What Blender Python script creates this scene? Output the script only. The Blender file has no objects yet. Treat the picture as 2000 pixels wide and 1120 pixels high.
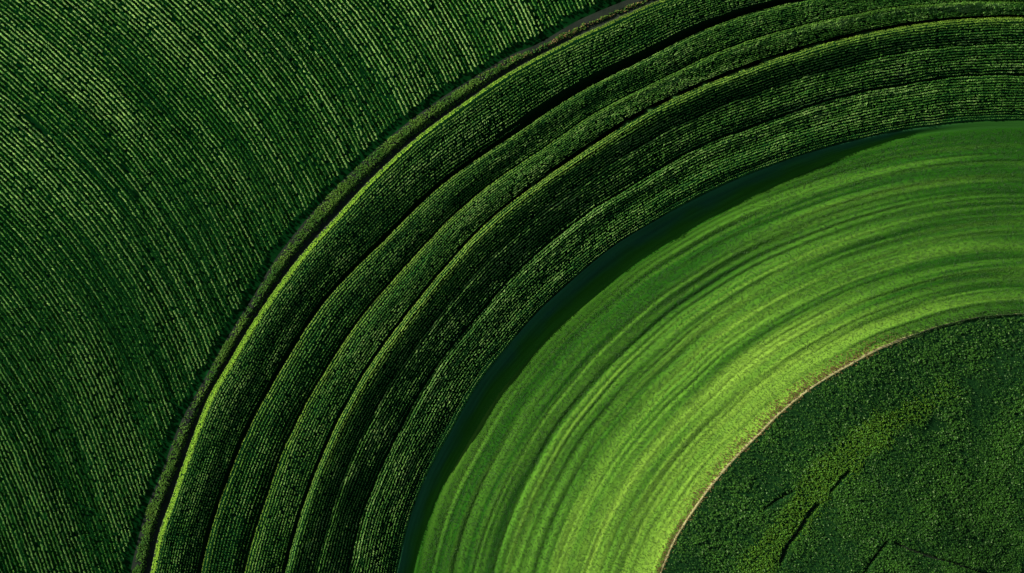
import bpy, math
import numpy as np

# ------------------------------------------------------------------ camera, sky, sun, exposure
scn = bpy.context.scene
COL = scn.collection
R = math.radians
M = 0.1                      # metres per plan unit (the plan below is laid out on a 2000 x 1120 sheet)
CAM_H = 400.0
cam_d = bpy.data.cameras.new('camera')
cam_d.sensor_width = 36.0
cam_d.lens = 36.0 * CAM_H / 200.0
cam_d.clip_end = 9000.0
cam = bpy.data.objects.new('camera', cam_d)
cam.location = (0, 0, CAM_H)
COL.objects.link(cam)
scn.camera = cam

SUN_EL = R(21.0)
SUN_XY = np.array([-0.88, 0.47]); SUN_XY /= np.hypot(*SUN_XY)
w = bpy.data.worlds.new('World'); scn.world = w; w.use_nodes = True
nt = w.node_tree
bg = nt.nodes['Background']
sky = nt.nodes.new('ShaderNodeTexSky'); sky.sky_type = 'NISHITA'; sky.sun_disc = False
sky.sun_elevation = SUN_EL
sky.sun_rotation = math.atan2(SUN_XY[0], SUN_XY[1])
nt.links.new(sky.outputs[0], bg.inputs[0]); bg.inputs[1].default_value = 0.05

sun_d = bpy.data.lights.new('sun', 'SUN'); sun_d.energy = 5.0; sun_d.angle = R(0.5)
sun_d.color = (1.0, 0.96, 0.88)
sun = bpy.data.objects.new('sun', sun_d); COL.objects.link(sun)
from mathutils import Vector
sv = Vector((SUN_XY[0] * math.cos(SUN_EL), SUN_XY[1] * math.cos(SUN_EL), math.sin(SUN_EL)))
sun.rotation_euler = sv.to_track_quat('Z', 'Y').to_euler()
sun.location = (0, 0, 60)

vs = scn.view_settings
vs.view_transform = 'Standard'; vs.look = 'None'; vs.gamma = 1.0; vs.use_curve_mapping = False
vs.exposure = 1.6
scn.cycles.max_bounces = 4
scn.cycles.diffuse_bounces = 2

rng = np.random.default_rng(11)

# ------------------------------------------------------------------ plan: boundary curves of the round fields
C = np.array([1960., 1280.])
TH = np.radians(np.arange(-16, 118, 0.25))     # 0 = towards -x, 90 deg = up the sheet

def smooth(a, n):
    k = np.hanning(n + 2)[1:-1]; k /= k.sum()
    return np.convolve(np.pad(a, (n // 2, n - 1 - n // 2), 'edge'), k, 'valid')

def curve(pts, wob=9):
    p = np.array(pts, float)
    A = np.c_[2 * p, np.ones(len(p))]
    s = np.linalg.lstsq(A, (p ** 2).sum(1), rcond=None)[0]
    rr = math.sqrt(s[2] + s[0] ** 2 + s[1] ** 2)
    # radius of the fitted circle seen from C
    d = C - s[:2]
    ux, uy = -np.cos(TH), -np.sin(TH)
    b = d[0] * ux + d[1] * uy
    base = -b + np.sqrt(b * b - (d @ d) + rr * rr)
    q = p - C
    th = np.arctan2(-q[:, 1], -q[:, 0]); r = np.hypot(*q.T)
    o = np.argsort(th)
    res = r[o] - np.interp(th[o], TH, base)
    return base + smooth(np.interp(TH, th[o], res), wob)

E0 = curve([(1225,0),(1125,42),(1050,88),(1000,106),(925,152),(850,200),(762,267),(707,317),(650,372),(610,415),(537,507),(495,580),(437,672),(400,740),(350,830),(317,922),(287,990),(262,1085)])
E1 = curve([(1280,5),(1175,52),(1075,100),(1000,140),(900,207),(812,272),(725,352),(662,420),(587,502),(545,557),(497,627),(445,715),(410,772),(384,838),(360,905),(335,980),(312,1040),(297,1115)])
T1 = curve([(1475,22),(1375,57),(1325,82),(1237,130),(1187,150),(1087,207),(1012,260),(975,285),(900,332),(837,380),(787,435),(737,485),(675,542),(630,590),(582,665),(545,730),(515,780),(475,855),(445,940),(420,1000),(402,1065),(395,1115)], 41)
T2 = curve([(2000,33),(1875,38),(1750,53),(1650,75),(1575,95),(1500,119),(1400,160),(1300,195),(1225,240),(1165,282),(1112,317),(1025,375),(930,450),(850,550),(765,655),(715,720),(665,812),(650,845),(610,940),(572,1060),(560,1115)], 71)
E3 = curve([(2000,236),(1875,241),(1662,277),(1500,327),(1375,380),(1275,435),(1200,480),(1107,558),(1050,610),(1000,668),(937,745),(882,842),(832,932),(800,1015),(777,1115)], 15)
E5 = curve([(2000,613),(1912,619),(1837,635),(1762,660),(1700,685),(1650,712),(1575,757),(1500,820),(1480,842),(1425,897),(1350,992),(1312,1052),(1285,1117)])
E0 = np.maximum(E0, E1 + 24)
T1 = np.minimum(T1, E1 - 30)
T2 = np.minimum(T2, T1 - 40)

# ------------------------------------------------------------------ noise
def vnoise(x, y, seed=0):
    x = np.asarray(x, float); y = np.asarray(y, float)
    g = np.random.default_rng(seed).random((256, 256))
    xi = np.floor(x).astype(int); yi = np.floor(y).astype(int)
    fx = x - xi; fy = y - yi
    fx = fx * fx * (3 - 2 * fx); fy = fy * fy * (3 - 2 * fy)
    a = g[xi % 256, yi % 256]; b = g[(xi + 1) % 256, yi % 256]
    c = g[xi % 256, (yi + 1) % 256]; d = g[(xi + 1) % 256, (yi + 1) % 256]
    return (a * (1 - fx) + b * fx) * (1 - fy) + (c * (1 - fx) + d * fx) * fy

def sstep(a, b, x):
    t = np.clip((x - a) / (b - a), 0, 1); return t * t * (3 - 2 * t)

# ------------------------------------------------------------------ relief (plan units in, metres out)
# rows of the outer field: one curve shifted along (0.766, -0.643); q runs across that direction
QT = np.arange(-700, 1700, 2.0)
QA = np.radians(smooth(np.interp(QT, [-500, 0, 230, 430, 500, 643, 700, 800, 900, 1100, 1500], [35, 38, 42.5, 50, 54, 62, 65, 69, 71, 74, 78]), 61))
QP = np.cumsum(np.cos(QA + R(40)) / np.cos(QA - R(50))) * 2.0
QP -= np.interp(0, QT, QP)
def row_coords(px, py):
    q = 0.643 * px + 0.766 * py
    return q, 0.766 * px - 0.643 * py - np.interp(q, QT, QP)

def polar(px, py):
    dx, dy = px - C[0], py - C[1]
    return np.arctan2(-dy, -dx), np.hypot(dx, dy)

def bd(tab, th): return np.interp(th, TH, tab)

def ridge(u, A, uc, p):
    up = sstep(0, uc, u)
    dn = 1 - np.clip((u - uc) / (1 - uc), 0, 1) ** p
    return A * up * dn

# strips of the round band: name, start curve fraction ... built from (outer, inner) edges
F_1B, F_4, F_5 = 0.52, 0.27, 0.56
def strip_edges(th):
    e1, t1, t2, e3 = bd(E1, th), bd(T1, th), bd(T2, th), bd(E3, th)
    wob = (vnoise(np.degrees(th) * 0.25, 3.3, 5) - 0.5) * 4
    t1b = t1 + (t2 - t1) * F_1B + wob
    t5 = t2 + (e3 - t2) * F_5 - wob * 1.3
    t4 = t2 + (e3 - t2) * F_4 + wob * 0.6
    return [e1, t1, t1b, t2, t4, t5, e3]

def z_low(deg): return -1.15 - 1.30 * np.exp(-((deg - 46) / 24.0) ** 2) + 1.0 * sstep(68, 88, deg)   # grass margin below the round band
Z_HILL = 4.4         # rise of the bright meadow to the path

def z_ring(th, r):
    e = strip_edges(th)
    deg = np.degrees(th)
    z = np.zeros_like(r)
    fade_r = 1 - 0.45 * sstep(72, 95, deg)          # the relief runs out to the east
    low = 1 - sstep(30, 58, deg)                    # the middle ridges are deep only in the south west
    one = np.ones_like(r)
    spec = [(1.1, 0.06, 2.2, one), (0.7, 0.08, 1.8, 0.5 + 0.5 * low), (0.7, 0.08, 1.9, 0.8 + 0.2 * low),
            (0.6, 0.10, 1.2, one), (0.3, 0.14, 1.2, 0.2 + 0.8 * low), (0.55, 0.16, 1.4, one)]
    # long swells that carry the small ridges
    for i, (A, uc, p, k) in enumerate(spec):
        m = (r <= e[i]) & (r > e[i + 1])
        u = (e[i] - r) / (e[i] - e[i + 1])
        fk = 0.5 + 0.9 * vnoise(deg * 0.10, 3.0, 23)
        fo = (0.0, 0.45 + 0.6 * sstep(26, 44, deg), 0.1, 0.25 + 0.9 * sstep(34, 52, deg), 0.0, 0.0, 0.0)
        fur = ridge(u, A, uc, p) * k - fo[i] * fk * (1 - sstep(0.0, 0.06, u)) - fo[i + 1] * fk * sstep(0.87 - 0.07 * sstep(40, 55, deg), 0.97, u)
        z = np.where(m, fur * fade_r, z)
    # the dark middle ground falls away from the light, then climbs again
    u4 = (e[3] - r) / (e[3] - e[6])
    z = z + np.where((u4 > 0) & (u4 < 1), 3.5 * ridge(np.clip(u4 / 0.66, 0, 1), 1.0, 0.08, 1.1) * fade_r, 0)
    z = z + np.where(u4 >= 0, 0.0, 0)
    # gentle unevenness and long low ridges that cross the strips
    vf = (e[0] - r) / (e[0] - e[6])
    z = z + 0.75 * (vnoise(vf * 15 + deg * 0.035, deg * 0.045, 24) - 0.5) + 0.35 * (vnoise(vf * 31 - deg * 0.03, deg * 0.07, 25) - 0.5)
    z = z + 0.28 * (vnoise(deg * 0.55, r * 0.02, 21) - 0.5) + 0.12 * (vnoise(deg * 1.7, r * 0.06, 22) - 0.5)
    return z

def meadow_w(th, r):
    e3, e5 = bd(E3, th), bd(E5, th)
    return (e3 - r) / (e3 - e5)

def meadow_folds(th, wv):
    deg = np.degrees(th)
    s = deg * 0.035
    wv2 = wv + 0.010 * (vnoise(deg * 0.12, wv * 3, 31) - 0.5)
    z = 0.50 * (vnoise(wv2 * 7.0, s, 32) - 0.5)
    z = z + 0.36 * (vnoise(wv2 * 17.0, s * 1.3 + 9, 33) - 0.5)
    z = z + 0.24 * (vnoise(wv2 * 41.0, s * 1.6 + 4, 34) - 0.5)
    z = z + 0.15 * (vnoise(wv2 * 88.0, s * 2.0 + 2, 35) - 0.5)
    # wheelings and swath edges that stand out
    for c, d, wd, lo, hi in ((0.378, 0.34, 0.012, -20, 120), (0.54, 0.26, 0.012, 30, 100), (0.135, 0.20, 0.008, -20, 40),
                             (0.30, 0.18, 0.008, -20, 70), (0.66, 0.22, 0.010, -20, 60), (0.735, 0.30, 0.028, -20, 78), (0.86, 0.14, 0.008, -20, 70)):
        k = sstep(lo, lo + 12, deg) * (1 - sstep(hi - 14, hi, deg))
        t = (wv2 - c) / wd
        z = z - 0.5 * d * k * np.exp(-t * t)
    return z * sstep(0.06, 0.16, wv) * (1 - 0.35 * sstep(70, 95, deg))

def z_all(px, py):
    px = np.asarray(px, float); py = np.asarray(py, float)
    th, r = polar(px, py)
    tc = np.clip(th, TH[0], TH[-1])
    th = np.where(th < -2.0, TH[-1], tc)      # behind the hill
    deg = np.degrees(th)
    e0, e1, e3, e5 = bd(E0, th), bd(E1, th), bd(E3, th), bd(E5, th)
    # outer field: low swells along the rows
    al, rho = row_coords(px, py)
    zo = 0.75 * (vnoise(rho * 0.0125 + 40, al * 0.004 + 9, 41) - 0.5) + 0.35 * (vnoise(rho * 0.031 + 90, al * 0.006 + 9, 42) - 0.5)
    zo = zo * sstep(0, 90, r - e0)
    # track hollow
    k = np.clip((e0 - r) / (e0 - e1), 0, 1)
    zt = -0.75 * sstep(0.45, 0.68, k) * (1 - sstep(0.9, 1.0, k)) * (1 - 0.6 * sstep(46, 56, deg))
    zr = z_ring(th, r)
    wv = (e3 - r) / (e3 - e5)
    zl = z_low(deg)
    hill = (Z_HILL - zl) * (1 - 0.6 * sstep(55, 95, deg))
    zb = zl + hill * np.clip(wv, 0, 1) ** 1.9
    bank = sstep(0, 0.035, wv)
    zm = zb * bank + meadow_folds(th, wv)
    d_in = (e5 - r)
    top = zl + hill
    zi = top - 0.0025 * np.maximum(d_in, 0) + 0.5 * (vnoise(px * 0.012, py * 0.012, 51) - 0.5) * sstep(0, 80, d_in)
    z = np.where(r > e0, zo, np.where(r > e1, zt, np.where(r > e3, zr, np.where(r > e5, zm, zi))))
    return z - ditch_depth(px, py)

DITCHES = [
    ([(1518,1096),(1532,1062),(1556,1030),(1574,1000),(1590,982)], 11, 'dark ditch bending beside the yellow green weedy band'),
    ([(1616,956),(1632,936),(1650,918)], 8, 'short faint ditch above the bending dark ditch'),
    ([(1672,1130),(1690,1100),(1706,1078),(1724,1054)], 8, 'dark ditch running down to the bottom edge from a corner'),
    ([(1742,1056),(1772,1070),(1812,1084),(1850,1094),(1890,1108),(1940,1126)], 9, 'long dark ditch slanting to the lower right corner'),
    ([(1484,992),(1512,972),(1542,956)], 6, 'thin faint ditch above the weedy band'),
]
def seg_dist(px, py, pts):
    best = np.full(np.shape(px), 1e9)
    for (ax, ay), (bx, by) in zip(pts[:-1], pts[1:]):
        dx, dy = bx - ax, by - ay
        t = np.clip(((px - ax) * dx + (py - ay) * dy) / (dx * dx + dy * dy), 0, 1)
        best = np.minimum(best, np.hypot(px - ax - t * dx, py - ay - t * dy))
    return best
def ditch_depth(px, py):
    d = np.zeros(np.shape(px))
    m = (px > 1440) & (py > 880)
    if not np.any(m): return d
    for pts, wd, _ in DITCHES:
        d = np.maximum(d, 0.55 * (1 - sstep(wd * 0.2, wd * 0.75, seg_dist(px, py, pts))))
    return np.where(m, d, 0)

def world(px, py, z):
    return np.stack([(px - 1000) * M, (560 - py) * M, z], -1)

# ------------------------------------------------------------------ materials
def mat(name):
    m = bpy.data.materials.new(name); m.use_nodes = True
    n = m.node_tree; b = n.nodes['Principled BSDF']
    return m, n, b

def soil_mat(name, c1, c2, scale=0.8, rough=0.95, bump=0.25, c3=None):
    m, n, b = mat(name)
    tc = n.nodes.new('ShaderNodeTexCoord')
    a = n.nodes.new('ShaderNodeTexNoise'); a.inputs['Scale'].default_value = scale; a.inputs['Detail'].default_value = 8
    a.inputs['Roughness'].default_value = 0.7
    cr = n.nodes.new('ShaderNodeValToRGB')
    cr.color_ramp.elements[0].position = 0.3; cr.color_ramp.elements[0].color = (*c1, 1)
    cr.color_ramp.elements[1].position = 0.72; cr.color_ramp.elements[1].color = (*c2, 1)
    if c3:
        e = cr.color_ramp.elements.new(0.85); e.color = (*c3, 1)
    n.links.new(tc.outputs['Object'], a.inputs['Vector'])
    n.links.new(a.outputs['Fac'], cr.inputs['Fac'])
    n.links.new(cr.outputs['Color'], b.inputs['Base Color'])
    f = n.nodes.new('ShaderNodeTexNoise'); f.inputs['Scale'].default_value = scale * 9; f.inputs['Detail'].default_value = 5
    n.links.new(tc.outputs['Object'], f.inputs['Vector'])
    bp = n.nodes.new('ShaderNodeBump'); bp.inputs['Strength'].default_value = bump; bp.inputs['Distance'].default_value = 0.15
    n.links.new(f.outputs['Fac'], bp.inputs['Height']); n.links.new(bp.outputs['Normal'], b.inputs['Normal'])
    b.inputs['Roughness'].default_value = rough
    b.inputs['Specular IOR Level'].default_value = 0.0
    return m

def leaf_mat(name, rough=0.45, spec=0.5, trans=0.25):
    """leaf colour comes from each plant's own tint"""
    m, n, b = mat(name)
    at = n.nodes.new('ShaderNodeAttribute'); at.attribute_name = 'tint'
    n.links.new(at.outputs['Color'], b.inputs['Base Color'])
    b.inputs['Roughness'].default_value = rough
    b.inputs['Specular IOR Level'].default_value = spec
    if trans:
        t = n.nodes.new('ShaderNodeBsdfTranslucent')
        n.links.new(at.outputs['Color'], t.inputs['Color'])
        mx = n.nodes.new('ShaderNodeMixShader'); mx.inputs[0].default_value = trans
        out = n.nodes['Material Output']
        n.links.new(b.outputs[0], mx.inputs[1]); n.links.new(t.outputs[0], mx.inputs[2])
        n.links.new(mx.outputs[0], out.inputs['Surface'])
    return m

MAT = {
    'sward': leaf_mat('meadow sward', 0.9, 0.0, 0),
    'ground': soil_mat('field soil far', (0.010, 0.028, 0.006), (0.03, 0.075, 0.015), 0.5),
    'crop_soil': soil_mat('weedy crop soil', (0.0008, 0.009, 0.0018), (0.0018, 0.018, 0.0032), 0.9),
    'strip_soil': soil_mat('strip soil', (0.0009, 0.0065, 0.0018), (0.002, 0.014, 0.003), 0.9),
    'track': soil_mat('track earth', (0.008, 0.012, 0.008), (0.020, 0.024, 0.017), 0.3, c3=(0.05, 0.05, 0.04)),
    'margin': leaf_mat('margin sward shade tint', 0.9, 0.0, 0),
    'path': soil_mat('path earth', (0.105, 0.098, 0.04), (0.22, 0.20, 0.09), 1.3),
    'bean_soil': soil_mat('bean soil', (0.003, 0.015, 0.004), (0.007, 0.028, 0.006), 1.2),
    'ditch': soil_mat('ditch mud', (0.006, 0.009, 0.006), (0.013, 0.018, 0.010), 1.2),
    'crop': leaf_mat('crop leaf', 0.5, 0.15, 0.2),
    'grass': leaf_mat('grass blade', 0.6, 0.25, 0.3),
    'bean': leaf_mat('bean leaf', 0.5, 0.10, 0.12),
}

# ------------------------------------------------------------------ mesh helpers
def link(name, me, parent=None, **tags):
    o = bpy.data.objects.new(name, me); COL.objects.link(o)
    if parent:
        o.parent = parent; o.location = -parent.location
    for k, v in tags.items(): o[k] = v
    return o

def mesh_np(name, v, f, material, tint=None, smoothed=False):
    """v (n,3), f (m,k) all faces of one size"""
    me = bpy.data.meshes.new(name)
    m, k = f.shape
    me.vertices.add(len(v)); me.vertices.foreach_set('co', np.ascontiguousarray(v, np.float32).ravel())
    me.loops.add(m * k); me.loops.foreach_set('vertex_index', np.ascontiguousarray(f, np.int32).ravel())
    me.polygons.add(m); me.polygons.foreach_set('loop_start', np.arange(0, m * k, k, dtype=np.int32))
    me.update(calc_edges=True)
    if smoothed: me.polygons.foreach_set('use_smooth', np.ones(m, bool))
    if tint is not None:
        a = me.color_attributes.new('tint', 'FLOAT_COLOR', 'POINT')
        a.data.foreach_set('color', np.c_[tint, np.ones(len(tint))].astype(np.float32).ravel())
    me.materials.append(material)
    return me

def grid_faces(nu, nv):
    i = np.arange(nu - 1)[:, None] * nv + np.arange(nv - 1)[None, :]
    i = i.ravel()
    return np.stack([i, i + nv, i + nv + 1, i + 1], -1)

def band_mesh(name, outer, inner, n_v, material, th0=-9, th1=106, step=0.3, lift=0.0, ease=None):
    """sheet between two curves r(theta) following the relief"""
    th = np.radians(np.arange(th0, th1 + 1e-6, step))
    v = np.linspace(0, 1, n_v)
    ro, ri = outer(th), inner(th)
    r = ro[:, None] + (ri - ro)[:, None] * v[None, :]
    eps = 0.02
    r[:, 0] -= eps; r[:, -1] += eps
    T = np.repeat(th[:, None], n_v, 1)
    px = C[0] - np.cos(T) * r; py = C[1] - np.sin(T) * r
    z = z_all(px, py) + lift
    return mesh_np(name, world(px, py, z).reshape(-1, 3), grid_faces(len(th), n_v), material, smoothed=True)

# plant templates: several leafy clumps made of arched leaves --------------------------------
def leaf_clump(n, length, width, height, seed, droop=0.5, base_r=0.05):
    g = np.random.default_rng(seed)
    V, F = [], []
    for i in range(n):
        a = 2 * math.pi * (i + g.uniform(-.3, .3)) / n
        L = length * g.uniform(0.7, 1.2); W = width * g.uniform(0.8, 1.2)
        h0 = height * g.uniform(0.35, 0.7); h1 = height * g.uniform(0.85, 1.1); h2 = h1 - height * droop * g.uniform(0.5, 1.1)
        ca, sa = math.cos(a), math.sin(a)
        def P(d, s, z): return (ca * d - sa * s, sa * d + ca * s, z)
        b = len(V)
        V += [P(base_r, -W * .35, h0), P(base_r, W * .35, h0), P(L * .5, -W * .5, h1), P(L * .5, W * .5, h1), P(L, -W * .18, h2), P(L, W * .18, h2)]
        F += [(b, b + 2, b + 3), (b, b + 3, b + 1), (b + 2, b + 4, b + 5), (b + 2, b + 5, b + 3)]
    return np.array(V), np.array(F)

def row_clump(n, half_len, half_wid, leaf, height, seed):
    """plants of one row station: leaves stand along x (the row) and arch a little to both sides"""
    g = np.random.default_rng(seed)
    V, F = [], []
    for i in range(n):
        x = half_len * (2 * (i + 0.5 + g.uniform(-.3, .3)) / n - 1)
        sd = 1 if (i + seed) % 2 else -1
        y0 = sd * half_wid * g.uniform(0.0, 0.25); y1 = sd * half_wid * g.uniform(.45, .8); y2 = sd * half_wid * g.uniform(.9, 1.3)
        dx = g.uniform(-.6, .6) * leaf; W = leaf * g.uniform(.8, 1.2)
        h0 = height * g.uniform(.35, .6); h1 = height * g.uniform(.85, 1.1); h2 = h1 - height * g.uniform(.1, .45)
        b = len(V)
        V += [(x - W * .4, y0, h0), (x + W * .4, y0, h0), (x + dx * .5 - W * .5, y1, h1), (x + dx * .5 + W * .5, y1, h1),
              (x + dx - W * .2, y2, h2), (x + dx + W * .2, y2, h2)]
        F += [(b, b + 2, b + 3), (b, b + 3, b + 1), (b + 2, b + 4, b + 5), (b + 2, b + 5, b + 3)]
    return np.array(V), np.array(F)

def tuft(n, spread, height, seed, width=0.06):
    g = np.random.default_rng(seed)
    V, F = [], []
    for i in range(n):
        a = 2 * math.pi * (i + g.uniform(-.4, .4)) / n
        ca, sa = math.cos(a), math.sin(a)
        W = width * g.uniform(.7, 1.3); d = spread * g.uniform(.6, 1.2); h = height * g.uniform(.6, 1.2)
        b = len(V)
        V += [(-sa * W, ca * W, 0), (sa * W, -ca * W, 0), (ca * d, sa * d, h)]
        F += [(b, b + 1, b + 2)]
    return np.array(V), np.array(F)

def broad(n, size, height, seed):
    """flat leaflets of a bean-like plant"""
    g = np.random.default_rng(seed)
    V, F = [], []
    for i in range(n):
        a = 2 * math.pi * (i + g.uniform(-.4, .4)) / n
        d = size * g.uniform(.1, .9); h = height * g.uniform(.55, 1.1); s = size * g.uniform(.45, .75)
        cx, cy = math.cos(a) * d, math.sin(a) * d
        tx, ty = g.uniform(-.6, .6), g.uniform(-.6, .6)
        b = len(V); r0 = g.uniform(0, 6.3)
        for j in range(4):
            x, y = math.cos(r0 + j * math.pi / 2) * s * (1 if j % 2 else .7), math.sin(r0 + j * math.pi / 2) * s * (1 if j % 2 else .7)
            V.append((cx + x, cy + y, h + x * tx + y * ty))
        F += [(b, b + 1, b + 2), (b, b + 2, b + 3)]
    return np.array(V), np.array(F)

def scatter(name, temps, px, py, scale, tint, material, zoff=0.0, zs=None, tintvar=0.12, z=None, rot=None):
    """one mesh holding a plant at every (px, py)"""
    n = len(px)
    z = z_all(px, py) if z is None else z
    base = world(px, py, z + zoff)
    kind = rng.integers(0, len(temps), n)
    rot = rng.uniform(0, 2 * math.pi, n) if rot is None else rot
    if zs is None: zs = scale * rng.uniform(0.8, 1.15, n)
    VV, FF, CC = [], [], []; off = 0
    for k, (tv, tf) in enumerate(temps):
        ix = np.nonzero(kind == k)[0]
        if not len(ix): continue
        c, s = np.cos(rot[ix])[:, None], np.sin(rot[ix])[:, None]
        sc = scale[ix][:, None]
        x = (tv[None, :, 0] * c - tv[None, :, 1] * s) * sc
        y = (tv[None, :, 0] * s + tv[None, :, 1] * c) * sc
        zz = tv[None, :, 2] * zs[ix][:, None]
        v = np.stack([x, y, zz], -1) + base[ix][:, None, :]
        VV.append(v.reshape(-1, 3))
        FF.append((tf[None] + (np.arange(len(ix)) * len(tv))[:, None, None] + off).reshape(-1, 3))
        col = tint[ix][:, None, :] * rng.uniform(1 - tintvar, 1 + tintvar, (len(ix), len(tv), 1))
        CC.append(col.reshape(-1, 3)); off += len(ix) * len(tv)
    return mesh_np(name, np.concatenate(VV), np.concatenate(FF), material, np.concatenate(CC))

def lerp_col(a, b, t):
    a, b = np.array(a), np.array(b); t = np.asarray(t)[:, None]
    return a * (1 - t) + b * t

# ------------------------------------------------------------------ the setting: ground and sheets of each field
def axis(lo, hi, step):
    core = np.arange(lo, hi + 1, step)
    far = np.array([150, 400, 900, 2000, 5000, 12000, 30000.])
    return np.concatenate([(lo - far)[::-1], core, hi + far])
gx, gy = axis(-350, 2300, 25), axis(-350, 1450, 25)
GX, GY = np.meshgrid(gx, gy, indexing='ij')
inside = (GX > -420) & (GX < 2400) & (GY > -420) & (GY < 1520)
gz = np.where(inside, z_all(GX, GY) - 2.2, -2.2)
edge = np.maximum(np.maximum(-200 - GX, GX - 2150), np.maximum(-200 - GY, GY - 1300))
gz = gz + 2.0 * sstep(0, 90, edge)
gme = mesh_np('ground', world(GX, GY, gz).reshape(-1, 3), grid_faces(len(gx), len(gy))[:, ::-1], MAT['ground'], smoothed=True)
link('ground', gme, kind='structure', label='dark green farmland carrying all the fields', category='ground')

# outer field sheet (rectangular grid clipped at the track edge)
fx, fy = np.arange(-200, 1420, 8.0), np.arange(-200, 1300, 8.0)
FX, FY = np.meshgrid(fx, fy, indexing='ij')
fth, fr = polar(FX, FY)
# pull the last cells onto the field's edge so that the border is clean
e0v = bd(E0, np.clip(fth, TH[0], TH[-1]))
rr_ = np.where((fr < e0v) & (fr > e0v - 14), e0v + 0.01, fr)
FX2, FY2 = C[0] - np.cos(fth) * rr_, C[1] - np.sin(fth) * rr_
keep = rr_ >= e0v
ff = grid_faces(len(fx), len(fy))[:, ::-1]
ff = ff[keep.ravel()[ff].all(1)]
fz = z_all(FX2, FY2)
crop_field = link('crop_field', mesh_np('crop_field', world(FX2, FY2, fz).reshape(-1, 3), ff, MAT['crop_soil'], smoothed=True),
                  kind='structure', category='field', label='dark green row crop field sweeping down to the curved track')

e0f = lambda th: bd(E0, th)
e1f = lambda th: bd(E1, th)
e3f = lambda th: bd(E3, th)
e5f = lambda th: bd(E5, th)
link('farm_track', band_mesh('farm_track', e0f, e1f, 16, MAT['track'], th1=100), kind='structure', category='track',
     label='narrow dark earth track curving between the two row crop fields')

# ------------------------------------------------------------------ outer field: rows
CROP = [row_clump(5, 0.23, 0.115, 0.17, 1.0, s) for s in range(6)]
RINGC = [row_clump(4, 0.19, 0.10, 0.16, 1.0, 20 + s) for s in range(6)]
G_DARK, G_MID, G_LITE = (0.030, 0.15, 0.020), (0.115, 0.31, 0.040), (0.36, 0.58, 0.15)

MX = 110
n_rows = 0
for rho in np.arange(-1150, 1700, 8.0):
    q = np.arange(-260, 1400, 5.0)
    q = q + rng.normal(0, 0.7, len(q))
    pw_ = np.interp(q, QT, QP) + rho + 2.2 * (vnoise(q * 0.03, rho * 0.05 + 90, 61) - 0.5) + 5 * (vnoise(q * 0.005 + 3, rho * 0.012 + 90, 62) - 0.5) + rng.normal(0, 0.3, len(q))
    px = 0.643 * q + 0.766 * pw_; py = 0.766 * q - 0.643 * pw_
    al, rw = q, np.interp(q, QT, QA)
    ok = (px > -MX) & (px < 2000) & (py > -MX) & (py < 1120 + MX)
    px, py, al, rw = px[ok], py[ok], al[ok], rw[ok]
    if len(px) < 3: continue
    th, r = polar(px, py)
    head = 12 + 8 * vnoise(al * 0.05 + 40, rho * 0.1 + 200, 63)
    ok = (r > bd(E0, np.clip(th, TH[0], TH[-1])) + head) & (th < R(80))
    px, py, al, rw = px[ok], py[ok], al[ok], rw[ok]
    if len(px) < 3: continue
    dens = vnoise(rho * 0.024 + 90, al * 0.0035 + 9, 64) * 0.45 + vnoise(rho * 0.127 + 200, al * 0.009 + 9, 65) * 0.5 + 0.22 * np.exp(-np.hypot(px - 120, py - 40) / 300) + 0.2 * np.exp(-np.hypot(px - 60, py - 1000) / 260)
    gap = vnoise(rho * 0.127 + 200, al * 0.05 + 40, 66)
    ok = (gap > 0.06) & (rng.random(len(px)) > 0.04)
    px, py, dens, gap, rw = px[ok], py[ok], dens[ok], gap[ok], rw[ok]
    if len(px) < 2: continue
    row_k = rng.uniform(-0.32, 0.34)
    t = np.clip(dens * 1.5 - 0.16 + row_k + rng.normal(0, 0.15, len(px)), 0, 1)
    sc = (0.70 + 0.5 * dens) * rng.uniform(0.8, 1.2, len(px))
    tint = np.where((t < 0.5)[:, None], lerp_col(G_DARK, G_MID, t * 2), lerp_col(G_MID, G_LITE, t * 2 - 1))
    me = scatter('crop_row', CROP, px, py, sc, tint, MAT['crop'], zs=sc * rng.uniform(0.5, 0.9, len(px)), rot=-rw + rng.normal(0, 0.15, len(px)))
    link('crop_row', me, crop_field); n_rows += 1

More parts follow.
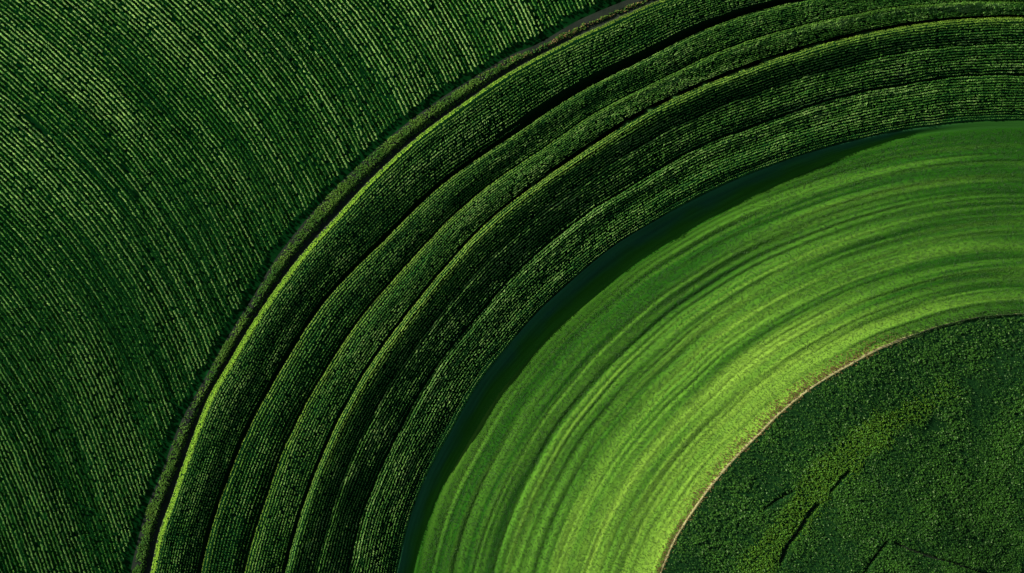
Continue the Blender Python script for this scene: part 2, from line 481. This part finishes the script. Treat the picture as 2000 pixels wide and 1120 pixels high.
# ------------------------------------------------------------------ round band: strips and their rows
names = [
    'outermost curved crop strip, edged by the bright yellow green bank',
    'second curved crop strip inward from the earth track',
    'third curved crop strip, narrow, deepest at the bottom edge',
    'fourth curved crop strip with a crest tinted sunlit yellow green',
    'fifth curved crop strip, the darkest of the round band',
    'innermost curved crop strip, above the smooth blue green margin',
]
counts = [16, 13, 13, 11, 11, 17]
for i in range(6):
    of = (lambda i: lambda th: strip_edges(th)[i])(i)
    nf = (lambda i: lambda th: strip_edges(th)[i + 1])(i)
    strip = link('crop_strip', None, category='crop strip', label=names[i], group='curved crop strips of the round band')
    t45 = np.array([R(40.0)]); r45 = 0.5 * (of(t45) + nf(t45))
    p45 = world(C[0] - np.cos(t45) * r45, C[1] - np.sin(t45) * r45, z_all(C[0] - np.cos(t45) * r45, C[1] - np.sin(t45) * r45))[0]
    strip.location = [float(q) for q in p45]
    link('earth_ridge', band_mesh('earth_ridge', of, nf, 34, MAT['strip_soil'], th1=104), strip)
    for j in range(counts[i]):
        u0 = 0.035 + (0.855, 0.885, 0.855, 0.90, 0.88, 0.91)[i] * j / (counts[i] - 1)
        if i == 0: u0 = 0.09 + 0.91 * u0
        th_step = 4.2 / 1350
        th = np.arange(R(-8), R(103), th_step)
        th = th + rng.normal(0, 0.16 * th_step, len(th))
        e = strip_edges(th)
        wob = 2.0 * (vnoise(np.degrees(th) * 0.8, i * 7 + j * 0.6, 71) - 0.5) + 0.9 * (vnoise(np.degrees(th) * 3, i * 9 + j * 0.8, 72) - 0.5)
        r = e[i] + (e[i + 1] - e[i]) * u0 + wob + rng.normal(0, 0.22, len(th))
        px, py = C[0] - np.cos(th) * r, C[1] - np.sin(th) * r
        ok = (px > -MX) & (px < 2000 + MX) & (py > -MX) & (py < 1120 + MX)
        deg = np.degrees(th)
        dens = vnoise(deg * 0.45, i * 5 + u0 * 4, 73) * 0.55 + vnoise(deg * 2.2, i * 11 + j * 0.9, 74) * 0.45
        gap = vnoise(deg * 9, i * 13 + j * 1.1, 75)
        crest = u0 < (0.22, 0.24, 0.24, 0.30, 0.3, 0.3)[i] or (i == 5 and j >= counts[5] - 2)
        ok &= ((gap > 0.09) & (rng.random(len(th)) > 0.04)) | crest
        if i in (0, 2) and u0 > 0.83: ok &= deg < 46 + rng.normal(0, 3)
        px, py, dens, deg = px[ok], py[ok], dens[ok], deg[ok]
        t = np.clip(dens * 0.9 + rng.uniform(-0.16, 0.16) + rng.normal(0, 0.12, len(px)), 0, 1)
        tint = np.where((t < 0.5)[:, None], lerp_col(G_DARK, G_MID, t * 2), lerp_col(G_MID, G_LITE, t * 2 - 1))
        yel = np.zeros(len(px))  # yellower crest leaves, brightened to paint the sunlit ridge tops
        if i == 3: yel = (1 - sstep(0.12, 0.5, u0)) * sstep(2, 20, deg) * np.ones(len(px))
        if i == 0: yel = (1 - sstep(0.12, 0.25, u0)) * np.ones(len(px)) * 0.5
        if i in (1, 2): yel = 0.85 * (1 - sstep(0.08, 0.3, u0)) * (0.35 + 0.65 * (1 - sstep(30, 60, deg)))
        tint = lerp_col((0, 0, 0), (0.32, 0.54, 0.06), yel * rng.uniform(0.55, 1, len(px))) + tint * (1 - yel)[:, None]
        sc = (0.72 + 0.30 * dens) * rng.uniform(0.86, 1.12, len(px)) * (1.12 - 0.30 * u0) * (1 + 0.3 * sstep(60, 90, deg))
        if i == 5 and j >= counts[5] - 3: sc = sc * 0.65
        me = scatter('crop_row', RINGC, px, py, sc, tint, MAT['crop'], zs=sc * rng.uniform(0.4, 0.7, len(px)), rot=math.pi / 2 - R(1) * deg + rng.normal(0, 0.15, len(px)))
        link('crop_row', me, strip); n_rows += 1

# ------------------------------------------------------------------ verge and bank along the track
def band_points(outer, inner, spacing, th0=-8, th1=100, edge=0.0):
    """jittered points between two curves"""
    th = np.arange(R(th0), R(th1), 0.01)
    ro, ri = outer(th), inner(th)
    area = np.sum((ro ** 2 - ri ** 2) / 2 * 0.01)
    n = int(area / spacing ** 2)
    tt = rng.uniform(R(th0), R(th1), n * 2)
    a, b = outer(tt), inner(tt)
    wmax = (ro ** 2 - ri ** 2).max()
    ok = rng.random(len(tt)) < (a ** 2 - b ** 2) / wmax
    tt, a, b = tt[ok][:n], a[ok][:n], b[ok][:n]
    k = rng.random(len(tt))
    r = a - (a - b) * k
    px, py = C[0] - np.cos(tt) * r, C[1] - np.sin(tt) * r
    m = (px > -MX) & (px < 2000 + MX) & (py > -MX) & (py < 1120 + MX)
    return px[m], py[m], tt[m], k[m]

TUFT = [tuft(4, 0.13, 0.22, 40 + s, 0.07) for s in range(4)]
px, py, th, k = band_points(e0f, e1f, 1.7, th1=97)
deg = np.degrees(th)
c_ = 0.37 + 0.03 * np.sin(deg * 0.3) + 0.22 * sstep(48, 60, deg)
h_ = 0.27 + 0.05 * (vnoise(deg * 1.5, 0.5, 81) - 0.5) - 0.14 * sstep(48, 58, deg) + 0.04 * sstep(25, 40, deg) * (1 - sstep(44, 50, deg))
cover = 1 - sstep(h_ * 0.8, h_ * 1.25, np.abs(k - c_ + 0.16 * (vnoise(deg * 3, k * 3, 82) - 0.5)))
cover *= 1 - 0.85 * np.exp(-((deg - 16.8) / 1.6) ** 2) * (k < 0.55)
ok = rng.random(len(px)) < cover * (0.35 + 0.9 * vnoise(px * 0.06, py * 0.06, 83))
px, py, deg, k = px[ok], py[ok], deg[ok], k[ok]
t = np.clip(vnoise(px * 0.03, py * 0.03, 84) + rng.normal(0, 0.2, len(px)), 0, 1)
tint = lerp_col((0.045, 0.15, 0.018), (0.15, 0.27, 0.035), t)
br = (rng.random(len(px)) < 0.35 * sstep(46, 56, deg))
tint[br] = np.array([0.24, 0.17, 0.06])
sc = rng.uniform(0.8, 1.6, len(px))
link('verge_grass', scatter('verge_grass', TUFT, px, py, sc, tint, MAT['grass'], zoff=-0.02, zs=rng.uniform(0.9, 1.8, len(px))),
     kind='stuff', category='grass', label='rough olive green grass growing along the earth track')

b_out = lambda th: bd(E1, th) + 1.5
b_in = lambda th: bd(E1, th) - 7 - 2.5 * np.sin(th * 5)
px, py, th, k = band_points(b_out, b_in, 1.35, th1=97)
deg = np.degrees(th)
ok = rng.random(len(px)) < (1 - 0.6 * sstep(57, 66, deg)) * (0.85 + 0.3 * vnoise(deg * 4, 1.1, 86))
px, py, deg, k = px[ok], py[ok], deg[ok], k[ok]
tint = lerp_col((0.22, 0.42, 0.035), (0.37, 0.57, 0.06), np.clip(rng.normal(0.5, 0.3, len(px)), 0, 1))
tint = lerp_col((1, 1, 1), (0.62, 0.6, 0.7), sstep(45, 60, deg)) * tint
link('bank_grass', scatter('bank_grass', TUFT, px, py, rng.uniform(0.7, 1.2, len(px)), tint, MAT['grass'], zoff=-0.02),
     kind='stuff', category='grass', label='bright yellow green grass on the bank beside the track')

# ------------------------------------------------------------------ margin and meadow
W_T = R(1) * np.array([-10, 10, 22, 34, 46, 58, 70, 80, 110.]); W_V = np.array([.070, .075, .085, .104, .128, .12, .075, .04, .035])  # margin width follows the shadow of the round band
W_M = lambda th: np.interp(th, W_T, W_V)
wcurve = lambda wv: (lambda th: bd(E3, th) + (bd(E5, th) - bd(E3, th)) * (np.maximum(wv, W_M(th) * (0.55 if wv < 0.9 else 1)) if not callable(wv) else wv(th)))
mme = band_mesh('shade_tinted_margin', e3f, wcurve(W_M), 40, MAT['margin'], th1=104)
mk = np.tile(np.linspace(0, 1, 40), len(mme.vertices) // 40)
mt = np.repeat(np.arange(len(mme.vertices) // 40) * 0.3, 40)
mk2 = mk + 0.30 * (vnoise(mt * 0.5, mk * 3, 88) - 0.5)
mc = lerp_col((0.014, 0.062, 0.022), (0.016, 0.074, 0.005), sstep(0.1, 0.7, mk2))  # blue green to green tint paints the band's shadow onto the grass
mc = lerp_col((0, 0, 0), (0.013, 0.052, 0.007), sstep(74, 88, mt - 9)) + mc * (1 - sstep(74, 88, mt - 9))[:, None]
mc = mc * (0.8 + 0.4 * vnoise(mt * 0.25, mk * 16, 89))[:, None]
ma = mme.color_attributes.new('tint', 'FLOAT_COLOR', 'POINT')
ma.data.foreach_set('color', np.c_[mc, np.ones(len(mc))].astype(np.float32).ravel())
link('shade_tinted_margin', mme, kind='structure', category='margin',
     label='smooth grass margin below the round band, tinted blue green for its shade')
pw = lambda th: (1 - 0.6 * sstep(70, 84, np.degrees(th))) * (0.7 + 0.6 * vnoise(np.degrees(th) * 0.9, 0.4, 94))
path_in = lambda th: bd(E5, th) - 2.3 * pw(th)
path_out = lambda th: bd(E5, th) + 2.3 * pw(th) + 2.5 * (vnoise(np.degrees(th) * 1.3, 7.7, 94) - 0.5)
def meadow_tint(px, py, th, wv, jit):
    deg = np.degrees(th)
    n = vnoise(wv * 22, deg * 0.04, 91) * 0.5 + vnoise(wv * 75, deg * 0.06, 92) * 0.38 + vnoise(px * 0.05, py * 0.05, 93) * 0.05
    sun_glow = 1.1 * (wv - 0.40) * (1 - 0.75 * sstep(45, 90, deg))  # tint brightens toward the path, painting in the glow of the sunlit slope
    t = np.clip((n - 0.47) * 1.5 + 0.46 + sun_glow - 0.30 * sstep(50, 92, deg) + jit, 0, 1.3)  # tint also darkened where the slope turns away from the sun
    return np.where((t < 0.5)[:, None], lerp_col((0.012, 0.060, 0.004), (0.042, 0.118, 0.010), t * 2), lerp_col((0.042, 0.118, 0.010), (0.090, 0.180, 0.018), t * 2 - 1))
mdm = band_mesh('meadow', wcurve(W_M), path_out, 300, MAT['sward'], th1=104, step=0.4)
mv = np.empty(len(mdm.vertices) * 3, np.float32); mdm.vertices.foreach_get('co', mv); mv = mv.reshape(-1, 3)
mx_, my_ = mv[:, 0] / M + 1000, 560 - mv[:, 1] / M
mth, mr = polar(mx_, my_)
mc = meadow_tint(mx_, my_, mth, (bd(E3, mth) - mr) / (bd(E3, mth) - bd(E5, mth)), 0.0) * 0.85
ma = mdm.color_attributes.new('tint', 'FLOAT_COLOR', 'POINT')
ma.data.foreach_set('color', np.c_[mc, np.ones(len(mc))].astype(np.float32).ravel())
meadow = link('meadow', mdm, kind='structure', category='meadow',
              label='bright light green meadow with curving swaths inside the round band')
GRASS = [tuft(3, 0.10, 0.11, 60 + s, 0.085) for s in range(5)]
cuts = [0.03, 0.135, 0.19, 0.245, 0.30, 0.378, 0.46, 0.54, 0.60, 0.66, 0.735, 0.80, 0.86, 0.93, 0.988]
for a, b in zip(cuts[:-1], cuts[1:]):
    px, py, th, k = band_points(wcurve(a), wcurve(b), 2.15, th1=101)
    deg = np.degrees(th); wv = (lambda q: (bd(E3, th) - q) / (bd(E3, th) - bd(E5, th)))(np.hypot(px - C[0], py - C[1]))
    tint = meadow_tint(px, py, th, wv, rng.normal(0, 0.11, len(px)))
    gs = rng.uniform(0.7, 1.25, len(px)) * (0.25 + 0.75 * sstep(0.55, 1.7, wv / W_M(th)))
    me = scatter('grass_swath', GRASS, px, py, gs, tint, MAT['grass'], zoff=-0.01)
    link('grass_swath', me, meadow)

# ------------------------------------------------------------------ path round the bean field
link('dirt_path', band_mesh('dirt_path', path_out, path_in, 8, MAT['path'], th1=104), kind='structure', category='path',
     label='thin tan dirt path curving between the meadow and the bean field')
STUB = [tuft(4, 0.10, 0.20, 80 + s, 0.045) for s in range(4)]
px, py, th, k = band_points(lambda th: bd(E5, th) + 26, lambda th: bd(E5, th) - 8, 1.7, th1=101)
deg = np.degrees(th)
d = 26 - k * 34
reach = 10 + 16 * np.exp(-((deg - 50) / 16) ** 2)
p = np.where(d > 3, np.exp(-np.maximum(d - 3, 0) / (reach * 0.45)), 0.15) * (0.5 + 0.9 * vnoise(deg * 2.5, 0.2, 95))
p = np.where((d <= 3) & (d > -3), 0.22 + 0.6 * sstep(68, 80, deg), p)
ok = rng.random(len(px)) < p
px, py = px[ok], py[ok]
tint = lerp_col((0.08, 0.10, 0.015), (0.20, 0.13, 0.05), rng.random(len(px)) ** 0.6)
gr = sstep(64, 76, np.degrees(polar(px, py)[0]))
tint = tint * (1 - gr)[:, None] + np.array([0.03, 0.08, 0.012]) * gr[:, None]
link('dry_grass', scatter('dry_grass', STUB, px, py, rng.uniform(1.1, 2.0, len(px)), tint, MAT['grass'], zs=rng.uniform(1.0, 1.8, len(px))),
     kind='stuff', category='dry grass', label='brown dry grass fringing the meadow side of the tan path')

# ------------------------------------------------------------------ bean field
th = np.radians(np.arange(-9, 106.1, 0.5)); nv = 150
v = np.linspace(0, 1, nv)
ro = path_in(th) + 0.02
rr = ro[:, None] + (20 - ro)[:, None] * v[None, :]
T = np.repeat(th[:, None], nv, 1)
bx, by = C[0] - np.cos(T) * rr, C[1] - np.sin(T) * rr
bean = link('bean_field', mesh_np('bean_field', world(bx, by, z_all(bx, by)).reshape(-1, 3), grid_faces(len(th), nv), MAT['bean_soil'], smoothed=True),
            kind='structure', category='field', label='dark green unploughed bean field inside the tan path')
BEAN = [broad(5, 0.155, 0.36, 100 + s) for s in range(8)]
px, py, th, k = band_points(lambda th: bd(E5, th) - 7, lambda th: np.full_like(th, 30.0), 2.05, th1=101)
px = px + 0; deg = np.degrees(th)
dd = np.full(len(px), 1e9)
for pts, wd, _ in DITCHES:
    dd = np.minimum(dd, seg_dist(px, py, pts) - wd * 0.22 * (0.7 + 0.6 * vnoise(px * 0.1, py * 0.1, 96)))
band = seg_dist(px, py, [(1440,1150),(1500,1060),(1545,1000),(1600,930),(1660,880),(1730,825),(1790,795),(1830,775)])
wb = 40 * (0.45 + 0.9 * vnoise(px * 0.03, py * 0.03, 97))
weedy = (1 - sstep(wb * 0.35, wb * 1.1, band)) * (0.35 + 0.65 * (1 - sstep(1700, 1830, px)) + 0.2)
weedy = np.clip(weedy, 0, 1)
big = vnoise(px * 0.02, py * 0.02, 98) * 0.6 + vnoise(px * 0.07, py * 0.07, 99) * 0.4
ok = (dd > 0) & (rng.random(len(px)) < 0.55 + 1.0 * (big - 0.3)) & (rng.random(len(px)) > weedy * 0.4)
hole = np.hypot((px - 1822) / 26, (py - 828) / 12) < 0.75 + 0.5 * vnoise(px * 0.09, py * 0.09, 100)
ok &= ~(hole & (rng.random(len(px)) < 0.75))
bxp, byp, bb = px[ok], py[ok], big[ok]
t = np.clip(rng.normal(0.35, 0.3, len(bxp)) + 1.0 * (bb - 0.5), 0, 1)
tint = lerp_col((0.008, 0.036, 0.003), (0.034, 0.102, 0.009), t)
wk = weedy[ok] * rng.uniform(0.3, 1.0, len(bxp))
tint = lerp_col((0, 0, 0), (0.055, 0.14, 0.010), wk) + tint * (1 - wk)[:, None]
sp = rng.random(len(bxp)) < 0.03
tint[sp] = np.array([0.09, 0.16, 0.045])
sc = rng.uniform(0.6, 1.3, len(bxp)) * (0.8 + 0.4 * bb)
link('bean_crop', scatter('bean_crop', BEAN, bxp, byp, sc, tint, MAT['bean'], zoff=-0.03, tintvar=0.25),
     kind='stuff', category='bean crop', label='dense dark green leafy crop filling the corner field')
px, py, th, k = band_points(lambda th: bd(E5, th) - 7, lambda th: np.full_like(th, 30.0), 1.9, th1=101)
band = seg_dist(px, py, [(1440,1150),(1500,1060),(1545,1000),(1600,930),(1660,880),(1730,825),(1790,795),(1830,775)])
wb = 40 * (0.45 + 0.9 * vnoise(px * 0.03, py * 0.03, 97))
weedy = np.clip((1 - sstep(wb * 0.35, wb * 1.1, band)) * (0.35 + 0.65 * (1 - sstep(1700, 1830, px)) + 0.2), 0, 1)
dd = np.full(len(px), 1e9)
for pts, wd, _ in DITCHES: dd = np.minimum(dd, seg_dist(px, py, pts) - wd * 0.45)
ok = (rng.random(len(px)) < weedy * 0.7) & (dd > 0)
px, py = px[ok], py[ok]
tint = lerp_col((0.05, 0.15, 0.008), (0.12, 0.24, 0.016), rng.random(len(px)))
link('weed_band', scatter('weed_band', TUFT, px, py, rng.uniform(0.8, 1.4, len(px)), tint, MAT['grass'], zs=rng.uniform(1.3, 2.1, len(px))),
     kind='stuff', category='weeds', label='yellow green weedy band running through the dark bean field')

# ditches: trodden mud channels
for pts, wd, lab in DITCHES:
    p = np.array(pts, float)
    seg = np.r_[0, np.cumsum(np.hypot(*np.diff(p, axis=0).T))]
    s = np.arange(0, seg[-1], 4.0)
    x, y = np.interp(s, seg, p[:, 0]), np.interp(s, seg, p[:, 1])
    x, y = smooth(x, 5), smooth(y, 5)
    tx, ty = np.gradient(x), np.gradient(y); L = np.hypot(tx, ty); nx, ny = -ty / L, tx / L
    q = np.linspace(-1, 1, 9)
    hw = wd * 0.24 * (0.75 + 0.5 * vnoise(s * 0.08, wd, 110)) * np.minimum(1, 0.25 + np.minimum(s, s[-1] - s) / 12)
    X, Y = x[:, None] + nx[:, None] * q * hw[:, None], y[:, None] + ny[:, None] * q * hw[:, None]
    link('ditch', mesh_np('ditch', world(X, Y, z_all(X, Y) + 0.04).reshape(-1, 3), grid_faces(len(x), 9)[:, ::-1], MAT['ditch'], smoothed=True),
         kind='structure', category='ditch', label=lab, group='ditches in the bean field')

print('rows', n_rows, 'tris', sum(sum(len(p.vertices) - 2 for p in [o.data.polygons[0]]) * len(o.data.polygons) for o in scn.objects if o.type == 'MESH'))
